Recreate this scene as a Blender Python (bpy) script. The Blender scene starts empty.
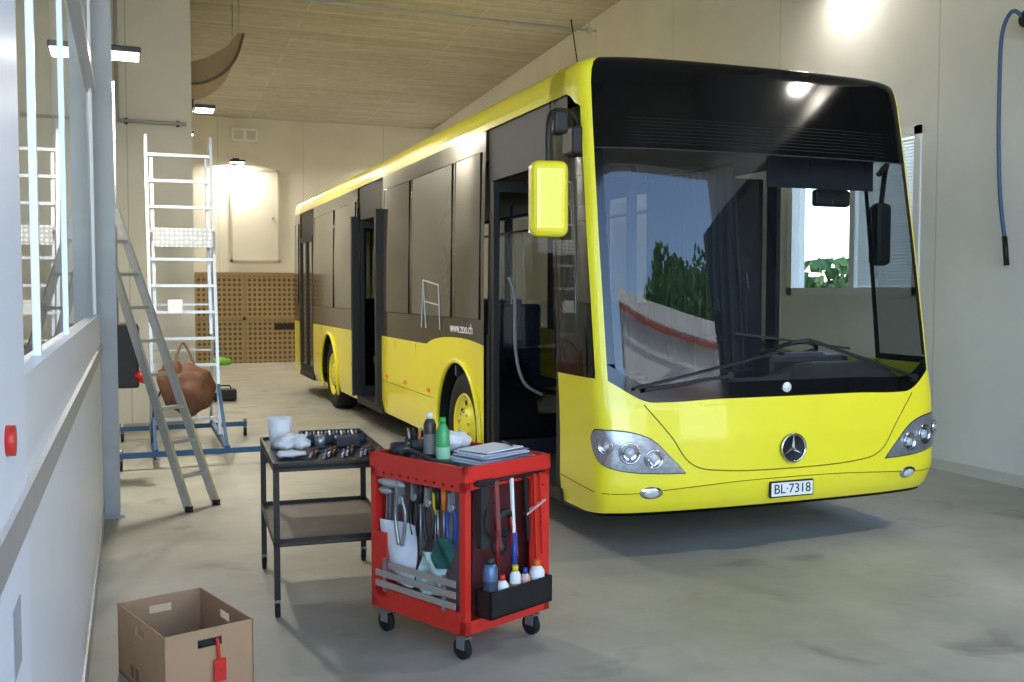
import bpy, math, random
from mathutils import Matrix, Vector
import bmesh
random.seed(7)
D=bpy.data
sc=bpy.context.scene
def lin(c):
    return tuple(((x/255)/12.92 if x/255<=0.04045 else ((x/255+0.055)/1.055)**2.4) for x in c)+(1,)
# ---------------- materials ----------------
MATS={}
def mat(name,rgb=(128,128,128),rough=.5,metal=0,noise=0,nscale=8,coat=0,emit=None,estr=0,bump=0,spec=None):
    if name in MATS: return MATS[name]
    m=D.materials.new(name); m.use_nodes=True; nt=m.node_tree; b=nt.nodes['Principled BSDF']
    c=lin(rgb)
    b.inputs['Base Color'].default_value=c
    b.inputs['Roughness'].default_value=rough; b.inputs['Metallic'].default_value=metal
    if coat: b.inputs['Coat Weight'].default_value=coat; b.inputs['Coat Roughness'].default_value=.04
    if spec is not None: b.inputs['Specular IOR Level'].default_value=spec
    if emit: b.inputs['Emission Color'].default_value=lin(emit); b.inputs['Emission Strength'].default_value=estr
    tc=nt.nodes.new('ShaderNodeTexCoord'); n=nt.nodes.new('ShaderNodeTexNoise'); n.inputs['Scale'].default_value=nscale; n.inputs['Detail'].default_value=5
    nt.links.new(tc.outputs['Object'],n.inputs['Vector'])
    r=nt.nodes.new('ShaderNodeValToRGB'); k=noise
    r.color_ramp.elements[0].position=.3; r.color_ramp.elements[1].position=.7
    r.color_ramp.elements[0].color=tuple(max(0,x*(1-k)) for x in c[:3])+(1,)
    r.color_ramp.elements[1].color=tuple(min(1,x*(1+k*.6)) for x in c[:3])+(1,)
    nt.links.new(n.outputs['Fac'],r.inputs['Fac']); nt.links.new(r.outputs['Color'],b.inputs['Base Color'])
    if bump:
        bp=nt.nodes.new('ShaderNodeBump'); bp.inputs['Strength'].default_value=bump; bp.inputs['Distance'].default_value=.01
        nt.links.new(n.outputs['Fac'],bp.inputs['Height']); nt.links.new(bp.outputs['Normal'],b.inputs['Normal'])
    MATS[name]=m; return m
def glass(name,tint,refl=1.0,rough=.0,ior=1.5):
    m=D.materials.new(name); m.use_nodes=True; nt=m.node_tree; nt.nodes.clear()
    o=nt.nodes.new('ShaderNodeOutputMaterial'); mx=nt.nodes.new('ShaderNodeMixShader'); t=nt.nodes.new('ShaderNodeBsdfTransparent'); g=nt.nodes.new('ShaderNodeBsdfGlossy')
    f=nt.nodes.new('ShaderNodeFresnel')
    # same reflectance from either side of a thin pane
    ge=nt.nodes.new('ShaderNodeNewGeometry'); mr=nt.nodes.new('ShaderNodeMapRange'); mr.inputs[3].default_value=ior; mr.inputs[4].default_value=1/ior
    nt.links.new(ge.outputs['Backfacing'],mr.inputs[0]); nt.links.new(mr.outputs[0],f.inputs['IOR'])
    t.inputs['Color'].default_value=tint+(1,); g.inputs['Roughness'].default_value=rough; g.inputs['Color'].default_value=(refl,refl,refl,1)
    nt.links.new(f.outputs[0],mx.inputs[0]); nt.links.new(t.outputs[0],mx.inputs[1]); nt.links.new(g.outputs[0],mx.inputs[2]); nt.links.new(mx.outputs[0],o.inputs[0])
    MATS[name]=m; return m

Y=mat('bus_yellow_paint',(247,232,48),.28,0,.02,3,coat=.6)
YD=mat('seam_dark_yellow',(120,112,10),.6)
BK=mat('gloss_black',(10,10,11),.08,0,0,5)
BKH=mat('header_black',(9,9,10),.07,0,0,5,spec=.4)
BM=mat('matte_black',(18,18,19),.55,0,.1,10)
RUB=mat('rubber',(16,16,16),.75,0,.2,20,bump=.2)
FILM=mat('printed_side_film',(60,54,46),.12,0,.12,1.5,spec=.7)
GREYD=mat('dark_grey_plastic',(45,46,48),.5,0,.1,12)
GREYL=mat('light_grey_plastic',(170,172,172),.5,0,.05,12)
CHR=mat('chrome',(220,222,225),.12,1)
ALU=mat('aluminium',(196,198,200),.38,.6,.08,30)
STEEL=mat('steel',(165,167,170),.35,.7,.1,20)
RED=mat('red_enamel',(214,44,32),.38,0,.08,10,coat=.2)
REDD=mat('dark_red_enamel',(120,20,18),.5,0,.1,10)
BLU=mat('blue_plastic',(28,70,150),.4,0,.05,10)
BLUD=mat('blue_frame_paint',(48,86,128),.45,.1,.15,10)
WHT=mat('white_plastic',(238,238,236),.4,0,.02,10)
PAPER=mat('paper',(232,234,236),.8,0,.03,10)
CLOTH=mat('white_cloth',(232,232,230),.95,0,.08,20,bump=.5)
GRN=mat('green_plastic',(30,140,70),.3,0,.05,10)
CARD=mat('cardboard',(180,146,112),.85,0,.08,6,bump=.1)
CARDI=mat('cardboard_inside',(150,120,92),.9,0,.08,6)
LEATH=mat('brown_leather',(112,74,52),.65,0,.35,14,bump=.5)
ORNG=mat('orange_paint',(225,120,30),.4)
YEL2=mat('label_yellow',(235,200,40),.4)
HOSE=mat('blue_hose',(64,92,135),.45)
SEAT=mat('seat_fabric',(38,42,58),.9,0,.3,40)
INTER=mat('bus_interior_panel',(120,120,120),.6,0,.05,5)
INTD=mat('bus_interior_dark',(36,37,40),.6,0,.1,5)
CURT=mat('cab_curtain_fabric',(46,48,56),.85,0,.15,12)
LAMP=mat('lamp_lens',(255,250,240),.4,emit=(255,250,240),estr=14)
WALLP=mat('neighbour_wall',(236,232,222),.8,0,.05,3)
ROOFR=mat('neighbour_red_trim',(190,70,52),.7,0,.15,3)
LEAF=mat('leaves',(78,118,40),.7,0,.4,6)
BARK=mat('bark',(80,60,42),.9,0,.3,12)
WS=glass('windshield_glass',(.62,.65,.66),1.0,0,1.62)
SG=glass('bus_side_glass',(.5,.52,.52),1.0,0,1.45)
WG=glass('window_glass',(.9,.93,.92),1.0,0,1.5)
LG=glass('lamp_cover_glass',(.9,.9,.92),1.0,0,1.5)

def nodes_mat(name,build,rough=.6):
    m=D.materials.new(name); m.use_nodes=True; nt=m.node_tree; b=nt.nodes['Principled BSDF']; b.inputs['Roughness'].default_value=rough
    build(nt,b); MATS[name]=m; return m
def fl(nt,b):
    L=nt.links.new; N=nt.nodes.new
    tc=N('ShaderNodeTexCoord')
    n=N('ShaderNodeTexNoise'); n.inputs['Scale'].default_value=.8; n.inputs['Detail'].default_value=9; n.inputs['Roughness'].default_value=.68; L(tc.outputs['Object'],n.inputs['Vector'])
    r=N('ShaderNodeValToRGB'); e=r.color_ramp.elements; e[0].position=.3; e[0].color=lin((146,143,129)); e[1].position=.72; e[1].color=lin((190,186,170)); L(n.outputs['Fac'],r.inputs['Fac'])
    n2=N('ShaderNodeTexNoise'); n2.inputs['Scale'].default_value=1.9; n2.inputs['Detail'].default_value=6; n2.inputs['Distortion'].default_value=.6; L(tc.outputs['Object'],n2.inputs['Vector'])
    r2=N('ShaderNodeValToRGB'); e=r2.color_ramp.elements; e[0].position=.60; e[0].color=(0,0,0,1); e[1].position=.76; e[1].color=(1,1,1,1); L(n2.outputs['Fac'],r2.inputs['Fac'])
    mx=N('ShaderNodeMixRGB'); mx.inputs[2].default_value=lin((88,86,78)); mu=N('ShaderNodeMath'); mu.operation='MULTIPLY'; mu.inputs[1].default_value=.6; L(r2.outputs['Color'],mu.inputs[0]); L(mu.outputs[0],mx.inputs[0]); L(r.outputs['Color'],mx.inputs[1]); L(mx.outputs[0],b.inputs['Base Color'])
    r3=N('ShaderNodeMapRange'); r3.inputs[3].default_value=.36; r3.inputs[4].default_value=.66; L(n.outputs['Fac'],r3.inputs[0]); L(r3.outputs[0],b.inputs['Roughness'])
    bp=N('ShaderNodeBump'); bp.inputs['Strength'].default_value=.08; n3=N('ShaderNodeTexNoise'); n3.inputs['Scale'].default_value=40; L(tc.outputs['Object'],n3.inputs['Vector']); L(n3.outputs['Fac'],bp.inputs['Height']); L(bp.outputs['Normal'],b.inputs['Normal'])
FLOOR=nodes_mat('floor_concrete',fl,.45)
def seam(axis,step,col,dark):
    def f(nt,b):
        L=nt.links.new; N=nt.nodes.new
        tc=N('ShaderNodeTexCoord'); s=N('ShaderNodeSeparateXYZ'); L(tc.outputs['Object'],s.inputs[0])
        d=N('ShaderNodeMath'); d.operation='DIVIDE'; d.inputs[1].default_value=step; L(s.outputs[axis],d.inputs[0])
        a=N('ShaderNodeMath'); a.operation='ADD'; a.inputs[1].default_value=50.0; L(d.outputs[0],a.inputs[0])
        fr=N('ShaderNodeMath'); fr.operation='FRACT'; L(a.outputs[0],fr.inputs[0])
        lt=N('ShaderNodeMath'); lt.operation='LESS_THAN'; lt.inputs[1].default_value=.006; L(fr.outputs[0],lt.inputs[0])
        n=N('ShaderNodeTexNoise'); n.inputs['Scale'].default_value=1.2; n.inputs['Detail'].default_value=6; L(tc.outputs['Object'],n.inputs['Vector'])
        r=N('ShaderNodeValToRGB'); e=r.color_ramp.elements; e[0].position=.3; e[0].color=lin(tuple(c*.95 for c in col)); e[1].position=.7; e[1].color=lin(col); L(n.outputs['Fac'],r.inputs['Fac'])
        mx=N('ShaderNodeMixRGB'); mx.inputs[2].default_value=lin(dark); L(lt.outputs[0],mx.inputs[0]); L(r.outputs['Color'],mx.inputs[1]); L(mx.outputs[0],b.inputs['Base Color'])
    return f
WALLR=nodes_mat('wall_panel_side',seam(1,2.4,(236,233,227),(204,200,192)),.6)
WALLB=nodes_mat('wall_panel_back',seam(0,1.9,(234,229,214),(196,190,176)),.7)
WALLL=nodes_mat('wall_white_paint',seam(1,3.1,(236,236,232),(196,196,192)),.5)
def ceilf(nt,b):
    L=nt.links.new; N=nt.nodes.new
    tc=N('ShaderNodeTexCoord'); mp=N('ShaderNodeMapping'); L(tc.outputs['Object'],mp.inputs[0])
    br=N('ShaderNodeTexBrick'); L(mp.outputs[0],br.inputs[0]); br.inputs['Scale'].default_value=1; br.inputs['Brick Width'].default_value=5.2; br.inputs['Row Height'].default_value=.5; br.inputs['Mortar Size'].default_value=.010
    br.inputs['Color1'].default_value=lin((196,190,174)); br.inputs['Color2'].default_value=lin((184,178,163)); br.inputs['Mortar'].default_value=lin((214,208,192))
    n=N('ShaderNodeTexNoise'); n.inputs['Scale'].default_value=5; n.inputs['Detail'].default_value=9; n.inputs['Roughness'].default_value=.7; L(tc.outputs['Object'],n.inputs[0])
    n4=N('ShaderNodeTexNoise'); n4.inputs['Scale'].default_value=4; n4.inputs['Detail'].default_value=4; mp2=N('ShaderNodeMapping'); mp2.inputs['Scale'].default_value=(.15,3,1); L(tc.outputs['Object'],mp2.inputs[0]); L(mp2.outputs[0],n4.inputs[0])
    r=N('ShaderNodeValToRGB'); e=r.color_ramp.elements; e[0].position=.35; e[0].color=(.62,.61,.59,1); e[1].position=.62; e[1].color=(1,1,1,1); 
    ad=N('ShaderNodeMath'); ad.operation='ADD'; L(n.outputs['Fac'],ad.inputs[0]); L(n4.outputs['Fac'],ad.inputs[1]); hf=N('ShaderNodeMath'); hf.operation='MULTIPLY'; hf.inputs[1].default_value=.5; L(ad.outputs[0],hf.inputs[0]); L(hf.outputs[0],r.inputs['Fac'])
    mx=N('ShaderNodeMixRGB'); mx.blend_type='MULTIPLY'; mx.inputs[0].default_value=.8; L(br.outputs['Color'],mx.inputs[1]); L(r.outputs['Color'],mx.inputs[2])
    L(mx.outputs[0],b.inputs['Base Color'])
CEIL=nodes_mat('ceiling_board_concrete',ceilf,.8)
def perf(nt,b):
    L=nt.links.new; N=nt.nodes.new
    tc=N('ShaderNodeTexCoord'); v=N('ShaderNodeTexVoronoi'); v.inputs['Scale'].default_value=9; v.inputs['Randomness'].default_value=0; L(tc.outputs['Object'],v.inputs['Vector'])
    r=N('ShaderNodeValToRGB'); e=r.color_ramp.elements; e[0].position=.30; e[0].color=lin((96,76,46)); e[1].position=.38; e[1].color=lin((160,136,98)); L(v.outputs['Distance'],r.inputs['Fac']); L(r.outputs['Color'],b.inputs['Base Color'])
PERF=nodes_mat('perforated_board',perf,.7)
ASPH=mat('outside_asphalt',(160,158,152),.9,0,.15,2)

# ---------------- mesh builder ----------------
class MB:
    def __init__(s,M=None): s.v=[];s.f=[];s.mi=[];s.sm=[];s.mats=[];s.M=M or Matrix()
    def _m(s,m):
        if m not in s.mats: s.mats.append(m)
        return s.mats.index(m)
    def add(s,vs,fs,m,smooth=False):
        o=len(s.v); k=s._m(m)
        s.v+= [s.M@Vector(v) for v in vs]
        for f in fs: s.f.append([o+i for i in f]); s.mi.append(k); s.sm.append(smooth)
    def box(s,c,size,m,rz=0,R=None):
        x,y,z=[a/2 for a in size]; R=R or Matrix.Rotation(rz,4,'Z'); c=Vector(c)
        vs=[c+(R@Vector((a*x,b*y,d*z))) for a in(-1,1) for b in(-1,1) for d in(-1,1)]
        s.add(vs,[(0,1,3,2),(4,6,7,5),(0,4,5,1),(2,3,7,6),(0,2,6,4),(1,5,7,3)],m)
    def bbox(s,c,size,m,bv=.01,rz=0,seg=2):
        bm=bmesh.new(); bmesh.ops.create_cube(bm,size=1)
        for v in bm.verts: v.co=Vector((v.co.x*size[0],v.co.y*size[1],v.co.z*size[2]))
        bmesh.ops.bevel(bm,geom=bm.edges[:],offset=bv,segments=seg,affect='EDGES',profile=.5)
        R=Matrix.Rotation(rz,4,'Z') if not isinstance(rz,Matrix) else rz
        bm.verts.index_update()
        s.add([Vector(c)+R@v.co for v in bm.verts],[[v.index for v in f.verts] for f in bm.faces],m,False); bm.free()
    def b2(s,p,q,m): s.box([(a+b)/2 for a,b in zip(p,q)],[abs(a-b) for a,b in zip(p,q)],m)
    def frame(s,d):
        d=d.normalized(); up=Vector((0,0,1)) if abs(d.z)<.95 else Vector((0,1,0))
        a=d.cross(up).normalized(); return a,a.cross(d).normalized()
    def beam(s,p0,p1,w,h,m):
        p0=Vector(p0);p1=Vector(p1); a,b=s.frame(p1-p0)
        vs=[p+a*(i*w/2)+b*(j*h/2) for p in(p0,p1) for i in(-1,1) for j in(-1,1)]
        s.add(vs,[(0,1,3,2),(4,6,7,5),(0,4,5,1),(2,3,7,6),(0,2,6,4),(1,5,7,3)],m)
    def cyl(s,p0,p1,r,m,n=16,r1=None,caps=True):
        p0=Vector(p0);p1=Vector(p1); r1=r if r1 is None else r1; a,b=s.frame(p1-p0)
        vs=[]
        for p,rr in((p0,r),(p1,r1)):
            for i in range(n):
                t=2*math.pi*i/n; vs.append(p+a*rr*math.cos(t)+b*rr*math.sin(t))
        s.add(vs,[(i,(i+1)%n,n+(i+1)%n,n+i) for i in range(n)],m,True)
        if caps: s.add(vs,[tuple(range(n))[::-1],tuple(range(n,2*n))],m)
    def tube(s,pts,r,m,n=8,closed=False):
        pts=[Vector(p) for p in pts]; N=len(pts); vs=[]; prev=None
        for i,p in enumerate(pts):
            d=(pts[(i+1)%N] if (closed or i<N-1) else p)-(pts[i-1] if (closed or i>0) else p)
            if d.length<1e-9: d=Vector((0,0,1))
            d.normalize()
            if prev is None: a,b=s.frame(d)
            else:
                a=(prev-d*prev.dot(d)).normalized(); b=a.cross(d)
            prev=a
            for k in range(n):
                t=2*math.pi*k/n; vs.append(p+a*r*math.cos(t)+b*r*math.sin(t))
        fs=[]
        for i in range(N if closed else N-1):
            j=(i+1)%N
            for k in range(n): fs.append((i*n+k,i*n+(k+1)%n,j*n+(k+1)%n,j*n+k))
        s.add(vs,fs,m,True)
        if not closed: s.add(vs,[tuple(range(n))[::-1],tuple(range((N-1)*n,N*n))],m)
    def lathe(s,c,axis,prof,m,n=28):
        c=Vector(c);ax=Vector(axis).normalized();a,b=s.frame(ax); vs=[]
        for r,h in prof:
            for k in range(n):
                t=2*math.pi*k/n; vs.append(c+ax*h+a*r*math.cos(t)+b*r*math.sin(t))
        fs=[]
        for i in range(len(prof)-1):
            for k in range(n): fs.append((i*n+k,i*n+(k+1)%n,(i+1)*n+(k+1)%n,(i+1)*n+k))
        s.add(vs,fs,m,True)
    def ell(s,c,r,m,n=16,nz=10,fn=None,rz=0):
        vs=[];R=Matrix.Rotation(rz,3,'Z')
        for i in range(nz+1):
            ph=math.pi*i/nz
            for k in range(n):
                t=2*math.pi*k/n; d=Vector((math.sin(ph)*math.cos(t),math.sin(ph)*math.sin(t),math.cos(ph)))
                q=1+(fn(d) if fn else 0); vs.append(Vector(c)+R@Vector((d.x*r[0]*q,d.y*r[1]*q,d.z*r[2]*q)))
        s.add(vs,[(i*n+k,(i+1)*n+k,(i+1)*n+(k+1)%n,i*n+(k+1)%n) for i in range(nz) for k in range(n)],m,True)
    def grid(s,fn,nu,nv,m,smooth=True):
        vs=[fn(i/nu,j/nv) for i in range(nu+1) for j in range(nv+1)]
        s.add(vs,[(i*(nv+1)+j,(i+1)*(nv+1)+j,(i+1)*(nv+1)+j+1,i*(nv+1)+j+1) for i in range(nu) for j in range(nv)],m,smooth)
    def poly(s,pts,m): s.add(pts,[tuple(range(len(pts)))],m)
    def prism(s,pts,off,m):
        n=len(pts);o=Vector(off); vs=[Vector(p) for p in pts]+[Vector(p)+o for p in pts]
        s.add(vs,[tuple(range(n))[::-1],tuple(range(n,2*n))]+[(i,(i+1)%n,n+(i+1)%n,n+i) for i in range(n)],m)
    def obj(s,name,parent=None,recalc=False):
        me=D.meshes.new(name); me.from_pydata([tuple(v) for v in s.v],[],s.f)
        for m in s.mats: me.materials.append(m)
        for p,i,sm in zip(me.polygons,s.mi,s.sm): p.material_index=i; p.use_smooth=sm
        me.update()
        bm=bmesh.new(); bm.from_mesh(me); bmesh.ops.remove_doubles(bm,verts=bm.verts,dist=1e-5); bmesh.ops.recalc_face_normals(bm,faces=bm.faces); bm.to_mesh(me); bm.free()
        o=D.objects.new(name,me); sc.collection.objects.link(o)
        if parent: o.parent=parent
        return o
def empty(name,loc=(0,0,0)):
    e=D.objects.new(name,None); e.location=loc; sc.collection.objects.link(e); return e
def text(name,body,M,size,m,parent=None,ext=.001):
    c=D.curves.new(name,'FONT'); c.body=body; c.size=size; c.extrude=ext; c.align_x='CENTER'; c.align_y='CENTER'; c.materials.append(m)
    o=D.objects.new(name,c); sc.collection.objects.link(o); o.matrix_world=M
    if parent: o.parent=parent; o.matrix_parent_inverse=Matrix()
    return o
def simple(name,*parts):
    b=MB()
    for p,q,m in parts: b.b2(p,q,m)
    return b.obj(name)
def smooth(p,n=6):
    p=[Vector(a) for a in p]; out=[]
    for i in range(len(p)-1):
        p0=p[max(i-1,0)];p1=p[i];p2=p[i+1];p3=p[min(i+2,len(p)-1)]
        for k in range(n):
            t=k/n; out.append(.5*((2*p1)+(p2-p0)*t+(2*p0-5*p1+4*p2-p3)*t*t+(3*p1-p0-3*p2+p3)*t**3))
    return out+[p[-1]]

# ---------------- room ----------------
YB=23.4; XR=6.95; XL=-.2
simple('floor',((-6,-.5,-.15),(7.2,23.7,0),FLOOR))
simple('ground_outside',((-60,-70,-.35),(60,60,-.16),ASPH))
b=MB()
zc=lambda y:5.55+.045*(YB-y)
b.prism([(-6,-1.2,zc(-1.2)),(7.3,-1.2,zc(-1.2)),(7.3,23.7,zc(23.7)),(-6,23.7,zc(23.7))],(0,0,.3),CEIL); b.obj('ceiling')
WY0,WY1=7.4,9.4
simple('wall_right',((XR,-.5,0),(XR+.22,WY0,6.6),WALLR),((XR,WY1,0),(XR+.22,23.7,6.25),WALLR),((XR,WY0,0),(XR+.22,WY1,1.6),WALLR),((XR,WY0,3.2),(XR+.22,WY1,6.25),WALLR))
simple('wall_back',((.5,YB,0),(XR,YB+.25,5.56),WALLB))
simple('wall_return',((-.5,13.2,0),(.77,YB,6.02),WALLB))
simple('wall_left',((-.5,7.95,0),(-.27,13.2,6.05),WALLL))
simple('wall_front',((-6,-.7,5.3),(XR+.2,-.45,6.6),WALLR))
simple('trim_1',((XR-.012,5.3,0),(XR,23.3,.1),mat('skirting',(206,202,192),.6)))
b=MB()
for a,c in(((XR-.02,WY0,1.6),(XR+.1,WY0+.08,3.2)),((XR-.02,WY1-.08,1.6),(XR+.1,WY1,3.2)),((XR-.02,WY0,1.6),(XR+.1,WY1,1.68)),((XR-.02,WY0,3.12),(XR+.1,WY1,3.2)),((XR-.01,8.3,1.6),(XR+.1,8.38,3.2))): b.b2(a,c,WHT)
b.poly([(XR+.08,WY0,1.6),(XR+.08,WY1,1.6),(XR+.08,WY1,3.2),(XR+.08,WY0,3.2)],WG)
for i in range(46):
    z=1.69+i*.031; b.box((XR+.03,7.89,z),(.040,.80,.003),WHT,R=Matrix.Rotation(-.95,4,'Y'))
b.obj('window_1')
# left partition
b=MB()
LP=mat('partition_white',(236,238,240),.35,0,.02,3)
b.b2((XL-.06,-.5,0),(XL,7.7,1.2),LP); b.b2((XL-.07,-.5,1.2),(XL+.015,7.7,1.27),ALU); b.b2((XL-.06,-.5,1.27),(XL,7.7,1.48),LP)
b.b2((XL-.06,-.5,3.05),(XL,7.7,3.12),LP); b.b2((XL-.06,-.5,4.6),(XL,7.7,6.3),LP)
for y,w_ in((2.9,.012),(4.2,.012),(7.62,.06)): b.b2((XL-.038,y-w_,1.48),(XL-.02,y+w_,4.6),LP)
b.b2((XL-.05,-.5,0.0),(XL+.008,7.7,.12),ALU)
b.poly([(XL-.03,-.5,1.48),(XL-.03,7.7,1.48),(XL-.03,7.7,4.6),(XL-.03,-.5,4.6)],WG)
b.b2((XL-.045,1.5,0),(XL+.004,2.17,6.3),mat('partition_post',(240,242,248),.4,0,.02,3))
b.cyl((XL+.004,1.84,1.40),(XL+.018,1.84,1.40),.026,RED)
b.b2((XL+.004,1.86,.98),(XL+.006,1.98,1.1),GREYL)
b.obj('wall_partition')
BW=mat('bay_wall',(186,172,150),.8,0,.1,1)
simple('wall_side_bay',((-5,7.9,0),(-.5,8.1,6.4),BW),((-5.2,-.5,0),(-5,8,6.4),BW))
b=MB(); 
for i,(x,y,h) in enumerate(((-1.2,6.5,2.1),(-1.3,4.6,1.85),(-2.5,5.5,2.3),(-.95,7.35,2.0))):
    for k in range(5): b.b2((x-.4,y-.4,h*k/5+.01),(x+.4,y+.4,h*(k+.9)/5),mat('crate_wood%d'%(k%2),((140,98,66),(116,80,56))[k%2],.8,0,.2,5))
b.obj('crate_stack')
b=MB(); CG=mat('column_grey',(176,178,178),.5,0,.06,6)
b.b2((-.24,7.72,0),(-.09,7.74,6.2),CG); b.b2((-.24,7.93,0),(-.09,7.95,6.2),CG); b.b2((-.17,7.74,0),(-.15,7.93,6.2),CG); b.b2((-.27,7.70,0),(-.06,7.97,.02),CG)
b.obj('steel_column')
b=MB(); b.b2((.95,YB-.08,0),(4.6,YB-.01,2.0),PERF); WB_=mat('wood_batten',(150,128,92),.7); b.b2((.95,YB-.1,1.98),(4.6,YB-.01,2.06),WB_); b.b2((2.4,YB-.1,0),(2.46,YB-.01,2.0),WB_); b.b2((.95,YB-.1,.98),(4.6,YB-.02,1.04),WB_)
b.b2((3.1,YB-.1,.75),(3.6,YB-.06,.9),BM)
b.obj('perforated_panel')
DP=mat('hatch_paint',(226,220,202),.6)
b=MB(); b.b2((2.2,YB-.05,2.35),(3.2,YB-.005,4.35),DP); HE=mat('hatch_edge',(190,182,164),.6)
for p,q in(((2.15,YB-.07,2.3),(2.2,YB-.005,4.4)),((3.2,YB-.07,2.3),(3.25,YB-.005,4.4)),((2.15,YB-.07,4.35),(3.25,YB-.005,4.4)),((2.15,YB-.07,2.3),(3.25,YB-.005,2.35))): b.b2(p,q,HE)
b.cyl((3.1,YB-.09,3.3),(3.1,YB-.05,3.3),.03,STEEL); b.obj('door_1')
b=MB(); b.b2((2.2,YB-.12,5.0),(2.78,YB-.005,5.3),WHT); 
for i in range(2): b.b2((2.26+.27*i,YB-.125,5.05),(2.46+.27*i,YB-.119,5.25),mat('sign_face',(205,205,195),.5))
b.obj('exit_sign_box')
b=MB(); b.ell((1.85,22.9,.07),(.22,.14,.1),mat('lime_rope',(120,190,40),.7),fn=lambda d:.2*math.sin(9*d.x)*math.cos(7*d.y)); b.obj('green_net_heap')
b=MB(); b.bbox((1.30,15.4,.10),(.34,.26,.16),BM,.02); b.tube([(1.2,15.4,.18),(1.22,15.4,.23),(1.38,15.4,.23),(1.40,15.4,.18)],.012,BM); b.obj('tool_case')
# duct with a curved underside, next to the return wall
b=MB(); HM=mat('duct_beige',(150,134,104),.6,0,.1,4); HM2=mat('duct_dark',(92,82,64),.6,0,.06,4)
low=[(p.x,p.y) for p in smooth([(.775,4.46,0),(1.02,4.50,0),(1.26,4.64,0),(1.44,4.88,0),(1.54,5.20,0)],5)]
b.prism([(x,14.4,z) for x,z in low]+[(1.46,14.4,5.20),(1.30,14.4,5.0),(1.05,14.4,4.84),(.775,14.4,4.74)],(0,1.3,0),HM)
b.tube([(x,14.38,z) for x,z in low],.022,HM2,6)
for y in(14.6,15.5): b.cyl((1.50,y,5.16),(1.50,y,zc(y)),.006,STEEL,6)
b.obj('ceiling_duct')
b=MB(); b.cyl((-.26,11.8,5.02),(5.7,11.8,5.0),.016,GREYL)
for x in(1.0,5.6): b.box((x,11.8,5.0),(.05,.06,.07),GREYL); b.cyl((x,11.8,5.0),(x,11.8,zc(11.8)),.004,GREYL,6)
b.obj('ceiling_conduit')
b=MB(); b.cyl((-.1,13.14,3.72),(.7,13.14,3.72),.022,GREYL); b.cyl((-.1,13.14,3.72),(-.1,13.14,5.9),.022,GREYL);
for x in(0,.6): b.box((x,13.17,3.72),(.04,.05,.07),GREYD)
b.obj('wall_conduit')
# lamps
def lamp(loc,out,power,arm=.35,w=.32):
    b=MB(); o=Vector(out); L=Vector(loc); side=Vector((-o.y,o.x,0))
    base=L-o*arm
    b.box(base+Vector((0,0,.05)),(.05+.1*abs(side.x),.05+.1*abs(side.y),.16),GREYD)
    b.beam(base+Vector((0,0,.05)),L+Vector((0,0,.06)),.03,.03,GREYD)
    rz=math.atan2(o.y,o.x)
    b.bbox(L+Vector((0,0,.03)),(w*.8,w,.05),GREYD,.01,rz)
    b.box(L+Vector((0,0,-.001)),(w*.68,w*.88,.014),LAMP,rz)
    ob=b.obj('wall_lamp')
    ld=D.lights.new('lamp_light','AREA'); ld.shape='RECTANGLE'; ld.size=w*.65; ld.size_y=w*.85; ld.energy=power; ld.color=(1,.94,.84)
    lo=D.objects.new('lamp_light',ld); sc.collection.objects.link(lo); lo.location=L+Vector((0,0,-.015)); lo.rotation_euler=(0,0,rz); lo.parent=ob
lamp((.0,9.1,3.62),(1,0,0),80,arm=.25)
lamp((.95,13.6,3.98),(1,0,0),60,arm=.16)
lamp((1.0,19.0,4.45),(1,0,0),55,arm=.2)
lamp((2.3,YB-.3,4.5),(0,-1,0),50,arm=.28)
lamp((5.9,YB-.3,4.55),(0,-1,0),45,arm=.28)
lamp((XR-.3,8.4,4.86),(-1,0,0),8,arm=.28)
lamp((XR-.3,14.5,4.6),(-1,0,0),65,arm=.28)
lamp((XR-.3,3.0,4.78),(-1,0,0),80,arm=.28)
b=MB(); b.bbox((-.10,9.1,1.1),(.33,.26,.55),GREYD,.02); b.box((.067,9.1,1.2),(.012,.2,.28),mat('plate_grey',(90,92,96),.5)); b.cyl((.05,9.0,.93),(.12,8.96,.9),.045,RED); b.cyl((-.1,9.1,1.37),(-.1,9.1,3.4),.012,GREYL); b.obj('electrical_socket_box')
b=MB(); b.box((XR-.03,9.9,1.2),(.05,.1,.12),GREYL); b.obj('light_switch')
b=MB()
pts=[(XR-.14,6.15,3.84),(XR-.2,6.22,3.92),(XR-.2,6.32,3.75),(XR-.15,6.38,3.3),(XR-.14,6.38,2.8),(XR-.14,6.35,2.4),(XR-.14,6.30,2.1)]
b.tube(smooth(pts),.017,HOSE); b.cyl((XR-.14,6.30,2.1),(XR-.14,6.27,1.86),.022,BM); b.box((XR-.06,6.12,3.84),(.1,.12,.2),GREYD); b.cyl((XR-.11,6.12,3.84),(XR-.17,6.12,3.84),.07,BM); b.obj('air_hose')
b=MB(); CB=mat('reflection_block_dark',(44,48,50),.6,0,.1,4)  # added off-camera cabinets, dark so the windshield mirrors no bright wall
for k in range(5):
    y=-.3+k*1.1; b.bbox((6.735,y+.55,2.15),(.4,1.08,4.3),CB,.01)
    for z in(1.1,3.2): b.b2((6.525,y+.3,z-.1),(6.54,y+.33,z+.1),STEEL)
    b.b2((6.53,y+.02,2.14),(6.54,y+1.08,2.16),BM)
b.obj('reflection_block_cabinet')

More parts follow.
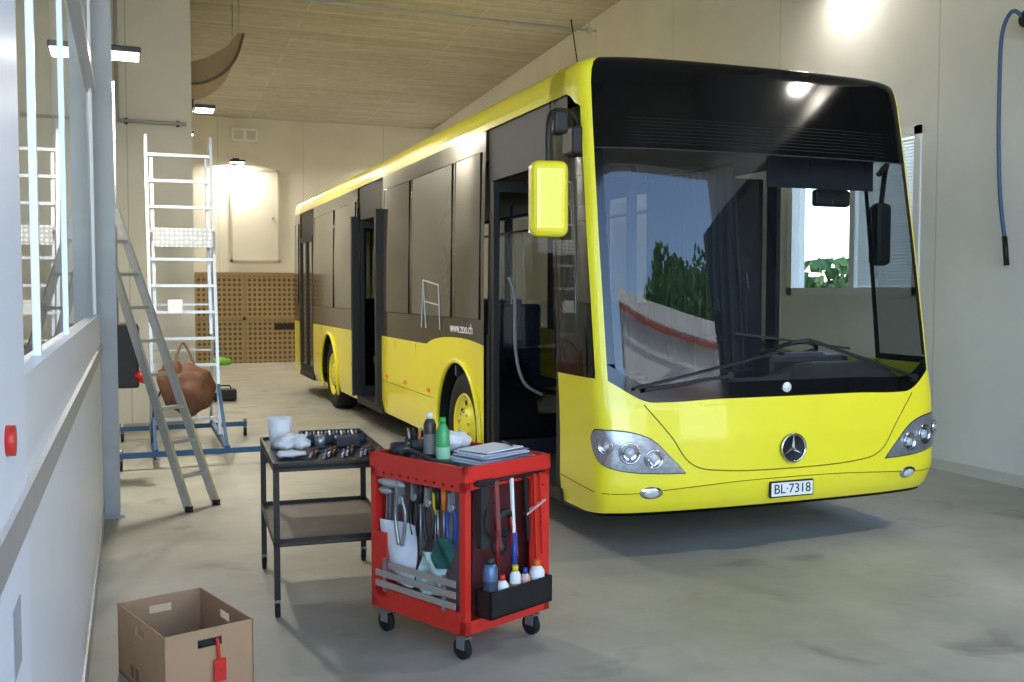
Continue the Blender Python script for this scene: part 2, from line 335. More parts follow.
# ---------------- BUS ----------------
BX,BY=3.89,5.2
bus=empty('city_bus',(0,0,0))
MBUS=Matrix.Translation((BX,BY,0))
W=1.29; A=.33; NE=5.0; LEN=12.0; ZR=3.13
tab=[]; pu,pv=0,0; t=0
for i in range(801):
    th=math.pi/2*i/800; u=W*math.sin(th)**(2/NE); v=A*(1-max(math.cos(th),0)**(2/NE))+.05*(u/W)**2*math.cos(th)
    t+=math.hypot(u-pu,v-pv); tab.append((t,u,v)); pu,pv=u,v
TA=tab[-1][0]
def perim(t):
    s=1 if t>=0 else -1; t=abs(t)
    if t>=TA: return s*W,A+t-TA
    lo,hi=0,800
    while hi-lo>1:
        m=(lo+hi)//2
        if tab[m][0]<=t: lo=m
        else: hi=m
    a,b_=tab[lo],tab[hi]; k=(t-a[0])/max(b_[0]-a[0],1e-9)
    return s*(a[1]+(b_[1]-a[1])*k),a[2]+(b_[2]-a[2])*k
def tu(fr):
    for t,u,v in tab:
        if u>=fr*W: return t
    return TA
def tv(v): return TA+v-A
def interp(z,T):
    if z<=T[0][0]: return T[0][1]
    for (a,x),(b_,y) in zip(T,T[1:]):
        if z<=b_:
            k=(z-a)/(b_-a); return x+(y-x)*k
    return T[-1][1]
LEAN=[(.26,.10),(.34,.035),(.45,.0),(.75,.0),(.95,.02),(1.1,.05),(1.6,.13),(2.2,.230),(2.6,.297),(3.05,.375),(3.09,.388),(3.115,.41),(3.127,.44),(3.13,.52)]
INS=[(.3,.03),(.45,.0),(1.2,0),(2.0,.005),(2.72,.02),(2.95,.028),(3.03,.04),(3.08,.06),(3.11,.10),(3.125,.17),(3.13,.30)]
def P(t,z,off=0):
    def base(t,z):
        u,v=perim(t); ins=interp(z,INS); L=interp(z,LEAN)
        k=max(0,1-max(0,v-A)/1.2)
        return Vector((u*(1-ins/W),v+L*k,z))
    p=base(t,z)
    if off:
        e=.004; n=(base(t+e,z)-base(t-e,z)).cross(base(t,z+e)-base(t,z-e)).normalized(); p=p+n*off
    return p
def sm(a,b_,x):
    k=min(1,max(0,(x-a)/(b_-a))); return k*k*(3-2*k)
def zt(t):
    a=abs(t); return .985-.01*sm(.5,.85,a)+.17*sm(.95,1.35,a)
def zj(z0,j):
    # height sampling that keeps detail in the roof rounding
    return z0+(3.0-z0)*j/.6 if j<.6 else 3.0+(ZR-3.0)*(1-(1-(j-.6)/.4)**2)
tw=tu(.945); tp=tu(.988); TD=tv(.70)
TS=[-1,1]; ZP=2.90
b=MB(MBUS)
def zb(t): return .30-.02*sm(1.2,1.5,abs(t))
b.grid(lambda i,j:P(-TD+2*TD*i,(lambda tt:zb(tt)+(zt(tt)-zb(tt))*j)(-TD+2*TD*i)),120,20,Y)
b.grid(lambda i,j:P(-TD+2*TD*i,.30-.02,0)+Vector((0,.25*j,-.02*j)),60,1,BM)
for s in TS:
    b.grid(lambda i,j:P(s*(tw+(tp-tw)*i),zj(zt(tw+(tp-tw)*i),j)),6,60,Y)
    b.grid(lambda i,j:P(s*(tp+(TD-tp)*i),zj(ZP-.10*sm(.3,0,i),j)),10,30,Y)
b.obj('body_front',bus)
b=MB(MBUS)
b.grid(lambda i,j:P(-tw+2*tw*i,zt(-tw+2*tw*i)+.10*j),80,3,BK)
for s in TS: b.grid(lambda i,j:P(s*(tw-.05*i),zt(tw)+.1+(2.53-zt(tw)-.1)*j),2,24,BK)
b.grid(lambda i,j:P(-tw+2*tw*i,zj(2.53,j)),60,40,BKH)
b.obj('front_header_black',bus)
b=MB(MBUS)
tg=tw-.05
b.grid(lambda i,j:P(-tg+2*tg*i,zt(-tg+2*tg*i)+.10+(2.53-zt(-tg+2*tg*i)-.10)*j),80,30,WS)
b.obj('windshield',bus)
b=MB(MBUS)
for s in TS:
    b.grid(lambda i,j:P(s*(tp+(TD-tp)*i),1.15+(ZP-.1-1.15)*j),8,14,SG)
    b.grid(lambda i,j:P(s*(TD-.05+.05*i),1.15+(ZP-1.15)*j,.004),2,14,BK)
    b.grid(lambda i,j:P(s*(tp+(TD-tp)*i),1.12+.07*j,.004),8,1,BK)
b.obj('quarter_glass',bus)
b=MB(MBUS)
b.tube([P(-tw+2*tw*i/60,2.53,.002) for i in range(61)],.004,GREYD,6)
DL=mat('display_louvre',(26,27,28),.4)
for k in range(8): b.tube([P(-1.0+2.0*i/20,2.57+.022*k,.0008) for i in range(21)],.0015,DL,5)
b.obj('destination_display',bus)
b=MB(MBUS)
fl_=[(-1.02,.965),(-.86,.78),(-.72,.60),(-.5,.545),(0,.53),(.5,.545),(.72,.60),(.86,.78),(1.02,.965)]
b.tube([P(p.x,p.y,.0005) for p in smooth([(a,c,0) for a,c in fl_],8)],.004,YD,6)
b.tube([P(p.x,p.y,.0005) for p in smooth([(-tv(.7),.46,0),(-1.2,.43,0),(-.8,.45,0),(-.4,.47,0),(0,.475,0),(.4,.47,0),(.8,.45,0),(1.2,.43,0),(tv(.7),.46,0)],8)],.003,YD,6)
b.obj('bumper_seams',bus)
def blob(b,outl,m,off0,off1,rings=5):
    n=len(outl); cx=sum(p[0] for p in outl)/n; cz=sum(p[1] for p in outl)/n
    vs=[P(cx,cz,off1)]; fs=[]
    for r in range(1,rings+1):
        k=r/rings
        for (x,z) in outl: vs.append(P(cx+(x-cx)*k,cz+(z-cz)*k,off1+(off0-off1)*k**4))
    for i in range(n): fs.append((0,1+i,1+(i+1)%n))
    for r in range(rings-1):
        for i in range(n): fs.append((1+r*n+i,1+r*n+n+i,1+r*n+n+(i+1)%n,1+r*n+(i+1)%n))
    b.add(vs,fs,m,True)
LENS=mat('lens_grey',(205,210,214),.1,.2); REFL=mat('headlamp_reflector',(186,189,193),.3,.6,.25,40)
for s in TS:
    raw=[(1.39,.745),(1.35,.800),(1.28,.812),(1.12,.800),(.98,.752),(.87,.655),(.77,.555),(.80,.548),(.95,.552),(1.12,.566),(1.26,.60),(1.34,.66)]
    outl=[(s*p.x,p.y) for p in smooth([(a,c,0) for a,c in raw+[raw[0]]],4)[:-1]]
    b=MB(MBUS)
    cxx=sum(p[0] for p in outl)/len(outl);czz=sum(p[1] for p in outl)/len(outl)
    big=[(cxx+(x-cxx)*1.03,czz+(z-czz)*1.06) for x,z in outl]
    blob(b,big,GREYD,.001,.003); blob(b,outl,REFL,.004,.006)
    for tx,tz,r in((.97,.640,.060),(1.12,.680,.068),(1.26,.72,.048)):
        c=P(s*tx,tz,.006); n=(P(s*tx,tz,.02)-P(s*tx,tz,0)).normalized()
        b.lathe(c,n,[(r,0),(r,.014),(r*.85,.016),(r*.8,.006),(r*.45,.004)],CHR,20)
        b.lathe(c,n,[(r*.45,.004),(r*.4,.014),(r*.2,.02),(.0005,.022)],LENS,16)
    blob(b,outl,LG,.006,.030)
    b.obj('headlight',bus)
    b=MB(MBUS)
    o2=[(s*.98+.075*math.cos(a),.43+.04*math.sin(a)) for a in [2*math.pi*i/20 for i in range(20)]]
    blob(b,o2,CHR,.001,.012); o3=[(s*.98+.05*math.cos(a),.43+.027*math.sin(a)) for a in [2*math.pi*i/20 for i in range(20)]]; blob(b,o3,LENS,.008,.02)
    b.obj('fog_light',bus)
b=MB(MBUS); c=P(0,.66,.008); SZ=.088
ring=[c+Vector((SZ*math.cos(a),-.012,SZ*math.sin(a))) for a in [2*math.pi*i/32 for i in range(32)]]
b.lathe(c,(0,-1,0),[(SZ,-.01),(SZ,.004),(0.001,.006)],BM,32)
b.tube(ring,.008,CHR,8,True)
for k in range(3):
    a=math.pi/2+k*2*math.pi/3; tip=c+Vector((SZ*math.cos(a),-.012,SZ*math.sin(a))); l=c+Vector((.014*math.cos(a+math.pi/2),-.01,.014*math.sin(a+math.pi/2))); r=c+Vector((.014*math.cos(a-math.pi/2),-.01,.014*math.sin(a-math.pi/2))); top=c+Vector((0,-.024,0))
    b.add([tip,l,r,top],[(0,1,3),(0,3,2)],CHR)
b.obj('front_emblem',bus)
b=MB(MBUS); pc=P(0,.405,.015)
b.bbox(pc,(.33,.018,.105),BM,.006); b.box(pc+Vector((0,-.010,0)),(.31,.004,.085),WHT); b.obj('number_plate',bus)
text('plate_text','BL·7318',Matrix.Translation(MBUS@(pc+Vector((.0,-.0135,0))))@Matrix.Rotation(math.pi/2,4,'X'),.085,BM,bus)
b=MB(MBUS); b.lathe(P(-.02,1.04,.004),(0,-1,0),[(.032,0),(.032,.006),(.001,.010)],WHT,20); b.obj('washer_cap',bus)
b=MB(MBUS)
def wiper(tp0,z0,tp1,z1,b0,b1):
    b.cyl(P(tp0,z0,0),P(tp0,z0,.05),.022,BM,12)
    n=10; pts=[P(tp0+(tp1-tp0)*i/n,z0+(z1-z0)*i/n,.045) for i in range(n+1)]
    for p,q in zip(pts,pts[1:]): b.beam(p,q,.022,.02,BM)
    pts=[P(b0[0]+(b1[0]-b0[0])*i/n,b0[1]+(b1[1]-b0[1])*i/n,.022) for i in range(n+1)]
    for p,q in zip(pts,pts[1:]): b.beam(p,q,.03,.014,BM)
wiper(-.45,1.12,-1.02,1.05,(-1.08,1.06),(-.08,1.26)); wiper(1.02,1.06,.15,1.33,(-.38,1.38),(.48,1.27))
b.beam(P(.15,1.33,.045),P(.03,1.32,.02),.02,.02,BM)
b.obj('wipers',bus)
def side_pt(s,v,z): return Vector((s*(W-interp(z,INS)),v,z))
WH=[2.85,8.72]; RA=.585; ZA=.47
def zskb(v):
    z=.30
    for w in WH:
        d=abs(v-w)
        if d<RA: z=max(z,ZA+math.sqrt(RA*RA-d*d))
    return z
def ztop(v): return 1.15+.10*max(0,1-((v-WH[0])/.95)**2)**.7
b=MB(MBUS); bd=MB(MBUS)
VR=LEN-.18
def segs(s): return [(2.2,5.6),(6.9,10.0),(11.3,VR)] if s<0 else [(.70,VR)]
for s in TS:
    for v0,v1 in segs(s):
        vs=sorted(set([v0+(v1-v0)*i/40 for i in range(41)]+[w+RA*math.cos(math.pi*k/24) for w in WH for k in range(25) if v0<w+RA*math.cos(math.pi*k/24)<v1]))
        n=len(vs)-1
        def fn(i,j,vs=vs,n=n):
            v=vs[int(round(i*n))]; z0=zskb(v); return side_pt(s,v,z0+(ztop(v)-z0)*j)
        b.grid(fn,n,6,Y)
        if s<0: bd.grid(lambda i,j:side_pt(s,v0+(v1-v0)*i,ztop(v0+(v1-v0)*i)+(ZP-ztop(v0+(v1-v0)*i))*j),40,8,FILM)
    b.grid(lambda i,j:side_pt(s,.70+(VR-.70)*i,zj(ZP,j)),30,30,Y)
    for w in WH:
        b.tube([side_pt(s,w+RA*math.cos(math.pi*k/24),ZA+RA*math.sin(math.pi*k/24))+Vector((s*.012,0,0)) for k in range(-3,28)],.022,Y,8)
for v in(4.2,5.0,7.5,9.3): b.tube([side_pt(-1,v,.32)+Vector((-.001,0,0)),side_pt(-1,v,1.13)+Vector((-.001,0,0))],.003,YD,5)
b.tube([side_pt(-1,3.6,.66)+Vector((-.001,0,0)),side_pt(-1,5.6,.66)+Vector((-.001,0,0))],.003,YD,5)
for v in(3.75,4.6,5.35,7.2,9.6): b.box(side_pt(-1,v,.72)+Vector((-.004,0,0)),(.008,.09,.035),ORNG)
rp=[P(-TD+2*TD*i/80,ZR) for i in range(81)]
b.add(rp,[tuple(range(81))],Y)
b.poly([side_pt(-1,.70,ZR),side_pt(1,.70,ZR),side_pt(1,VR,ZR),side_pt(-1,VR,ZR)],Y)
b.bbox((0,10.6,3.1),(1.5,1.8,.14),Y,.05)
def rear(i,j):
    z=.30+(ZR-.30)*j; u=-1+2*i; w=W-interp(z,INS); k=abs(u)**8
    return Vector((u*w,VR+.18*(1-k)-(.1*max(0,z-2.6)),z))
b.grid(rear,30,20,Y)
b.obj('body_shell',bus); 
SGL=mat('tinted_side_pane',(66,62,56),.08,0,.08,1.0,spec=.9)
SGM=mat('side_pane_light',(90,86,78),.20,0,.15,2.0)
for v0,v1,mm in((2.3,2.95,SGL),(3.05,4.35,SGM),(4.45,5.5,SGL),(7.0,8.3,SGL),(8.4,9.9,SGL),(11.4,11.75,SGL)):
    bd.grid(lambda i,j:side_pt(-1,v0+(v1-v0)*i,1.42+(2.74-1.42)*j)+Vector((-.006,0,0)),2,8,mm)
    bd.tube([side_pt(-1,a,c)+Vector((-.006,0,0)) for a,c in((v0,1.42),(v1,1.42),(v1,2.74),(v0,2.74))],.006,BK,5,True)
bd.obj('side_panels',bus)
text('side_lettering','www.zoo.ch',Matrix.Translation(MBUS@(side_pt(-1,2.75,1.33)+Vector((-.008,0,0))))@Matrix.Rotation(-math.pi/2,4,'Z')@Matrix.Rotation(math.pi/2,4,'X'),.12,WHT,bus)
b=MB(MBUS)
for v0,v1 in((.72,1.9),(2.0,3.5),(3.6,5.1),(5.2,6.7),(6.8,8.3),(8.4,9.9),(10,11.7)):
    b.grid(lambda i,j:side_pt(1,v0+(v1-v0)*i,1.15+(ZP-1.15)*j),1,6,SG if v0>1 else WG)
    b.b2((W-.07,v1-.02,1.15),(W-.03,v1+.12,ZP),BM)
b.obj('side_windows',bus)
# interior
PS=mat('pole_steel',(190,190,190),.25,.9)
b=MB(MBUS)
b.b2((-1.2,.45,.30),(1.2,11.8,.36),INTD)
b.b2((-1.15,.75,2.66),(1.15,11.7,2.70),INTER)
b.b2((.15,.75,.36),(1.2,1.9,.62),INTD)
b.grid(lambda i,j:Vector((-1.1+2.25*i,.22+.5*j+.03*math.sin(math.pi*i),1.00+.06*math.sin(math.pi*j)+(.10*sm(.55,.7,i)*(1-sm(.95,1,i))*math.sin(math.pi*j)))),30,8,mat('dash_grey',(62,64,66),.6,0,.1,8))
b.b2((-1.15,.66,.36),(1.15,.70,1.02),INTD)
b.bbox((.62,.74,1.1),(.7,.22,.18),GREYD,.04)
b.bbox((.62,.72,1.16),(.36,.06,.10),mat('gauge_panel',(70,90,120),.3),.02)
b.bbox((.05,.97,1.05),(.18,.3,.5),INTD,.03)
b.bbox((.02,.87,1.42),(.26,.06,.2),BM,.02)
c=Vector((.68,1.0,1.16)); ax=Vector((0,.5,.86)).normalized(); a1=Vector((1,0,0)); a2=ax.cross(a1)
b.tube([c+a1*.23*math.cos(2*math.pi*i/32)+a2*.23*math.sin(2*math.pi*i/32) for i in range(32)],.016,BM,8,True)
for k in range(3):
    a=math.pi/2+k*2*math.pi/3; b.beam(c,c+a1*.22*math.cos(a)+a2*.22*math.sin(a),.04,.015,BM)
b.cyl(c-ax*.02,c+ax*.02,.05,BM); b.cyl(c,c-ax*.4,.04,BM)
b.bbox((.68,1.6,.95),(.5,.5,.14),SEAT,.05); b.bbox((.68,1.87,1.35),(.48,.13,.75),SEAT,.05); b.bbox((.68,1.89,1.82),(.26,.1,.22),SEAT,.04); b.cyl((.68,1.6,.6),(.68,1.6,.9),.08,BM)
b.b2((.1,2.05,.36),(1.2,2.1,2.6),INTD)
b.b2((.2,.58,2.36),(1.1,.59,2.66),CURT)
b.bbox((.75,.6,2.3),(.3,.06,.12),BM,.02)
for x,y in((-.45,2.3),(-.45,4.2),(.4,4.2),(.4,6.0),(-.45,7.2),(.4,8),(-.5,9.5),(.5,9.8)):
    b.cyl((x,y,.36),(x,y,2.66),.017,PS,10)
b.cyl((-.45,2.3,2.35),(-.45,9.5,2.35),.016,PS,10); b.cyl((.4,2.3,2.35),(.5,9.8,2.35),.016,PS,10)
for s in TS:
    for v in(2.9,3.7,4.5,7.5,8.3,9.1,9.9,10.7):
        if s<0 and 5.3<v<7: continue
        for du in(.62,1.02):
            x=s*du; b.bbox((x,v,.85),(.4,.4,.08),SEAT,.03); b.bbox((x,v+.22,1.2),(.4,.07,.66),SEAT,.03); b.bbox((x,v+.26,1.2),(.4,.02,.6),GREYL,.008); b.cyl((x,v,.36),(x,v,.82),.03,BM,8)
b.obj('interior',bus)
b=MB(MBUS)
b.grid(lambda i,j:Vector((-.05+.03*math.sin(i*60)+.10*(1-i)*(1-j),.62+.85*i,1.1+1.40*j)),140,6,CURT)
b.cyl((-.05,.6,2.51),(-.05,1.9,2.51),.012,BM); b.obj('driver_curtain',bus)
# doors
b=MB(MBUS)
xo=-W
def doorframe(v0,v1):
    for v in(v0+.035,v1-.035): b.b2((xo+.02,v-.035,.33),(xo+.09,v+.035,1.3),BM); b.beam((xo+.065,v,1.3),(xo+.09,v,ZP),.07,.07,BM)
    b.b2((xo+.045,v0,2.5),(xo+.11,v1,ZP),BM); b.b2((xo,v0,.28),(xo+.12,v1,.36),BM)
def leaf(p0,p1,z0=.38,z1=2.48,g=SG):
    p0=Vector(p0);p1=Vector(p1)
    def pp(k,z): q=p0+(p1-p0)*k; return Vector((q.x,q.y,z))
    w=.045
    b.beam(pp(.04,z0),pp(.04,z1),w,w+.02,BM); b.beam(pp(.96,z0),pp(.96,z1),w,w+.02,BM); b.beam(pp(0,z0+.04),pp(1,z0+.04),w,.12,BM); b.beam(pp(0,z1-.03),pp(1,z1-.03),w,.08,BM)
    b.add([pp(.05,z0),pp(.95,z0),pp(.95,z1),pp(.05,z1)],[(0,1,2,3)],g)
doorframe(.70,2.2)
leaf((xo+.03,.80,0),(xo+.62,.86,0)); leaf((xo+.03,2.08,0),(xo+.62,2.02,0))
RG=mat('rail_grey',(120,122,124),.4)
b.tube(smooth([(xo+.12,1.95,1.75),(xo+.14,1.88,1.6),(xo+.14,1.86,1.2),(xo+.2,1.84,.95),(xo+.35,1.84,.85)]),.013,RG)
b.tube(smooth([(xo+.12,.95,1.75),(xo+.14,1.0,1.6),(xo+.14,1.02,1.2),(xo+.2,1.02,.95)]),.013,RG)
doorframe(5.6,6.9)
leaf((xo+.03,5.69,0),(xo+.62,5.72,0)); leaf((xo+.03,6.82,0),(xo+.62,6.78,0))
b.b2((xo-.06,5.60,.36),(xo+.03,5.68,2.55),BM); b.b2((xo-.06,6.86,.36),(xo+.03,6.93,2.55),BM)
b.obj('doors_open',bus)
b=MB(MBUS); doorframe(10,11.3); leaf((xo+.03,10.07,0),(xo+.03,10.65,0),g=SGL); leaf((xo+.03,10.65,0),(xo+.03,11.23,0),g=SGL); b.obj('door_rear_closed',bus)
b=MB(MBUS)
for s in TS:
    for w in WH:
        c=Vector((s*(W-.06),w,.48)); ax=Vector((s,0,0))
        b.lathe(c,ax,[(.29,-.0),(.31,.01),(.40,.02),(.455,.0),(.48,-.04),(.48,-.24),(.455,-.28),(.3,-.29)],RUB,40)
        b.lathe(c,ax,[(.295,.0),(.285,.012),(.27,-.01),(.25,-.03),(.17,-.045),(.15,.0),(.10,.02),(.001,.03)],Y,40)
        for k in range(10):
            a=2*math.pi*k/10; r=.215; p=c+Vector((s*(-.034),r*math.cos(a),r*math.sin(a))); b.cyl(p,p+ax*.004,.024,BM,10)
            p=c+Vector((s*(-.0),.135*math.cos(a+.3),.135*math.sin(a+.3))); b.cyl(p-ax*.02,p+ax*.02,.013,CHR,6)
        x0=s*(W-.02);x1=s*(W-.5)
        b.grid(lambda i,j:Vector((x0+(x1-x0)*j,w+(RA+.02)*math.cos(math.pi*i),ZA+(RA+.02)*math.sin(math.pi*i)-.0)),16,1,BM)
b.obj('wheels',bus)
b=MB(MBUS); b.b2((-1.0,.5,.26),(1.0,11.6,.32),BM); b.b2((-.7,2.6,.32),(.7,3.1,.6),BM); b.b2((-.7,8.5,.3),(.7,9,.6),BM)
b.cyl((-1.2,2.85,.48),(1.2,2.85,.48),.08,BM); b.cyl((-1.2,8.72,.48),(1.2,8.72,.48),.1,BM); b.obj('chassis',bus)
b=MB(MBUS)
b.bbox((-1.61,.15,2.18),(.225,.13,.44),Y,.05,rz=Matrix.Rotation(-.15,4,'Z'),seg=4)
b.bbox((-1.61,.222,2.18),(.19,.01,.39),CHR,.003)
b.tube(smooth([(-1.24,.55,2.62),(-1.35,.40,2.72),(-1.54,.22,2.70),(-1.61,.15,2.60),(-1.61,.15,2.38)]),.02,BM)
b.bbox((-1.51,.24,2.64),(.09,.11,.14),BM,.02); b.bbox((-1.29,.52,2.58),(.07,.18,.18),BM,.02)
b.obj('mirror_kerb_side',bus)
b=MB(MBUS)
b.bbox((1.50,.95,2.08),(.15,.1,.48),BM,.04); b.bbox((1.50,1.005,2.08),(.12,.01,.43),CHR,.003)
b.tube(smooth([(1.27,.72,2.5),(1.37,.75,2.58),(1.47,.88,2.54),(1.50,.95,2.3)]),.02,BM); b.obj('mirror_driver_side',bus)
b=MB(MBUS); b.tube([(-1.0,1.05,3.12),(-1.04,1.1,3.5)],.005,BM); b.lathe((.0,.8,3.12),(0,0,1),[(.1,0),(.09,.04),(.04,.07),(.001,.075)],BM,20); b.obj('roof_antenna',bus)
b=MB(MBUS)
pc=lambda v,z:side_pt(-1,v,z)+Vector((-.011,0,0))
for p,q in(((3.9,1.75),(3.4,1.70)),((3.9,1.75),(3.8,1.3)),((3.4,1.70),(3.35,1.3)),((3.85,1.55),(3.4,1.52)),((3.9,1.75),(3.95,1.3))): b.beam(pc(*p),pc(*q),.008,.014,GREYL)
b.obj('side_decal',bus)

# ---------------- trolley ----------------
def frameM(o,deg,z=0): return Matrix.Translation((o[0],o[1],z))@Matrix.Rotation(math.radians(deg),4,'Z')
TM=frameM((1.35,4.09),25); TA_,TB,Z0,Z1=.55,.66,.13,.865
tr=empty('tool_trolley')
b=MB(TM)
for a in(0,TA_-.035):
    for c in(0,TB-.035): b.b2((a,c,Z0),(a+.035,c+.035,Z1-.02),RED)
b.b2((0,0,Z0),(TA_,TB,Z0+.06),RED); b.b2((-.004,-.004,Z1-.055),(TA_+.004,TB+.004,Z1-.02),RED)
for p,q in(((0,0),(TA_,.012)),((0,TB-.012),(TA_,TB)),((0,0),(.012,TB)),((TA_-.012,0),(TA_,TB))): b.b2((p[0]-.004,p[1]-.004,Z1-.02),(q[0]+.004,q[1]+.004,Z1+.012),RED)
b.b2((.012,.012,Z1-.02),(TA_-.012,TB-.012,Z1-.01),mat('rubber_mat',(60,62,64),.8))
b.b2((TA_-.01,.03,Z0),(TA_,TB-.03,Z1-.05),RED); b.b2((.03,TB-.01,Z0),(TA_-.03,TB,Z1-.05),RED)
b.b2((.14,.10,Z0+.05),(.15,TB-.02,Z1-.06),mat('peg_back',(150,130,126),.6)) ; b.b2((.14,.10,Z0+.05),(TA_-.01,.11,Z1-.06),mat('peg_back2',(96,40,38),.6))
b.b2((-.004,.03,Z0+.06),(.004,TB-.03,Z0+.10),RED)
SM_=mat('strip_metal',(186,174,166),.4,.4)
for z in(.24,.29,.34): b.b2((-.016,.05,z),(-.010,TB-.05-.1*(z>.3),z+.03),SM_)
for c in(.12,TB-.12): b.b2((-.012,c,.22),(-.002,c+.02,.38),STEEL)
b.b2((-.004,TB-.12,Z0+.05),(.004,TB-.02,.5),RED)
b.b2((0,.0,Z1-.10),(.01,TB,Z1-.05),RED)
b.b2((TA_-.13,-.002,Z0+.05),(TA_-.03,.01,Z1-.05),RED)
for k in range(9): b.cyl((-.006,.08+k*.06,Z1-.078),(-.0,.08+k*.06,Z1-.078),.005,BM,8)
for k in range(8): b.cyl((TA_-.05,-.004,.28+k*.065),(TA_-.05,.0,.28+k*.065),.006,BM,8)
b.b2((.0,0,Z1-.09),(TA_,.01,Z1-.05),RED)
for p,q in(((.06,-.10,.21),(.46,-.09,.33)),((.06,-.10,.21),(.07,0,.33)),((.45,-.10,.21),(.46,0,.33)),((.06,-.10,.21),(.46,0,.22)),((.06,-.01,.21),(.46,0,.33))): b.b2(p,q,BM)
b.obj('frame',tr)
b=MB(TM)
for a,c in((.05,.06),(.05,TB-.06),(TA_-.05,.06),(TA_-.05,TB-.06)):
    b.cyl((a,c,Z0),(a,c,.105),.02,STEEL,10); b.b2((a-.022,c-.02,.05),(a-.018,c+.03,.11),STEEL); b.b2((a+.018,c-.02,.05),(a+.022,c+.03,.11),STEEL); b.b2((a-.022,c-.03,.1),(a+.022,c+.03,.106),STEEL)
    b.lathe((a-.015,c+.01,.05),(1,0,0),[(.001,0),(.045,0),(.05,.005),(.05,.025),(.045,.03),(.001,.03)],RUB,20)
b.obj('castors',tr)
b=MB(TM)
def screwdriver(a,c,ztop,col,l=.22): 
    b.cyl((a,c,ztop),(a,c,ztop-.1),.015,col,10,.012); b.cyl((a,c,ztop-.1),(a,c,ztop-l),.005,STEEL,8)
def pliers(a,c,ztop,col):
    for s in(-1,1): b.tube(smooth([(a,c+s*.006,ztop-.07),(a,c+s*.03,ztop-.12),(a,c+s*.027,ztop-.19),(a,c+s*.012,ztop-.25)]),.009,col,6)
    b.beam((a,c,ztop),(a,c,ztop-.08),.035,.012,STEEL); b.cyl((a-.01,c,ztop-.07),(a+.01,c,ztop-.07),.02,STEEL,12)
for s in(-1,1): b.tube(smooth([(.0,.44+s*.008,.68),(.0,.44+s*.035,.62),(.0,.44+s*.03,.54),(.0,.44+s*.012,.46)]),.009,STEEL,8)
b.beam((.0,.44,.76),(.0,.44,.66),.045,.012,STEEL); b.cyl((-.008,.44,.675),(.012,.44,.675),.022,STEEL,14)
pliers(.03,.12,.75,BLU); screwdriver(.03,.17,.76,mat('sd_orange',(210,110,40),.4),.26); screwdriver(.03,.21,.76,BM,.30); pliers(.03,.275,.75,GREYD); screwdriver(.03,.33,.77,BM,.34); screwdriver(.045,.245,.73,YEL2,.27); pliers(.04,.385,.76,BM)
for c in(.5,.535,.56): b.beam((.03,c,.75),(.03,c+.01,.52),.022,.007,STEEL); b.lathe((.03-.004,c,.75),(1,0,0),[(.012,0),(.022,0),(.022,.008),(.012,.008)],STEEL,14)
b.ell((-.005,.50,.745),(.02,.10,.022),ALU); b.ell((.02,.57,.70),(.025,.05,.02),ALU)
for k in range(4): b.beam((.06,.14+.09*k,.76),(.06,.17+.09*k,.45),.02,.008,(STEEL,GREYD)[k%2])
for c in(.1,.55): b.cyl((.03,c,.77),(.14,c,.77),.004,STEEL,6)
b.cyl((.03,.06,.775),(.03,.62,.775),.005,STEEL,6)
b.obj('hand_tools',tr)
b=MB(TM)
b.grid(lambda i,j:Vector((.02+.015*math.sin(i*5+j*4),.36+.24*i,.56-.29*j-.03*i*math.sin(3*j))),14,14,mat('instruction_sheet',(222,228,234),.7,0,.12,26))
b.grid(lambda i,j:Vector((.01+.015*math.sin(i*7+j*6),.09+.13*i,.54-.14*j)),10,10,mat('rag_dark_green',(30,84,76),.8,0,.3,20))
b.grid(lambda i,j:Vector((.02+.02*math.sin(i*7+j*6),.16+.17*i,.46-.2*j)),10,10,mat('cloth_tealwhite',(190,212,206),.8,0,.4,30))
b.obj('rag_and_sheets',tr)
b=MB(TM)
b.cyl((.05,-.012,.80),(TA_-.05,-.012,.80),.009,BM,8); b.bbox((.11,-.012,.80),(.10,.03,.028),BM,.006)
def strap(a,col,z0=.80,z1=.45,w=.022): b.beam((a,-.022,z0),(a+.01,-.032,z1),w,.01,col)
strap(.17,mat('brush_brown',(130,70,64),.6),.8,.5); strap(.27,WHT,.80,.42,.016); strap(.275,RED,.62,.44,.03); strap(.42,RED,.80,.38,.016); strap(.46,RED,.80,.42,.012); strap(.36,BM,.8,.5)
b.cyl((.28,-.03,.55),(.28,-.03,.36),.014,BLU,10); b.cyl((.17,-.03,.58),(.17,-.03,.40),.012,REDD,10)
b.lathe((.23,.0,.60),(0,-1,0),[(.04,0),(.062,.008),(.066,.018),(.062,.028),(.04,.032)],BM,22)
b.lathe((.20,.0,.50),(0,-1,0),[(.03,0),(.045,.008),(.045,.022),(.03,.028)],GREYD,20)
b.tube(smooth([(.14,-.0,.7),(.1,-.03,.6),(.16,-.03,.55),(.22,-.0,.62),(.18,0,.7)]),.006,BM)
b.beam((.36,-.024,.62),(.49,-.024,.67),.02,.01,mat('label_pink',(200,160,150),.6))
b.beam((.12,.01,.78),(.12,.01,.5),.05,.03,GREYD)
b.obj('hanging_brushes',tr)
def bottle(name,c,prof,m,capm,n=20,lab=None):
    b=MB(TM)
    b.lathe(c,(0,0,1),[(.001,0)]+prof,m,n); r,h=prof[-1]; b.cyl((c[0],c[1],c[2]+h-.002),(c[0],c[1],c[2]+h+.025),r*1.2,capm,14)
    if lab: R0,H0=prof[0][0],prof[1][1]; b.lathe(c,(0,0,1),[(R0+.0008,H0*.2),(R0+.0008,H0*.75)],lab,n)
    return b.obj(name)
bottle('spray_can',(.105,-.05,.222),[(.034,0),(.034,.20),(.026,.22),(.018,.225)],mat('can_steelblue',(90,120,150),.3,.4),GREYD,lab=mat('label_dark',(50,60,80),.5))
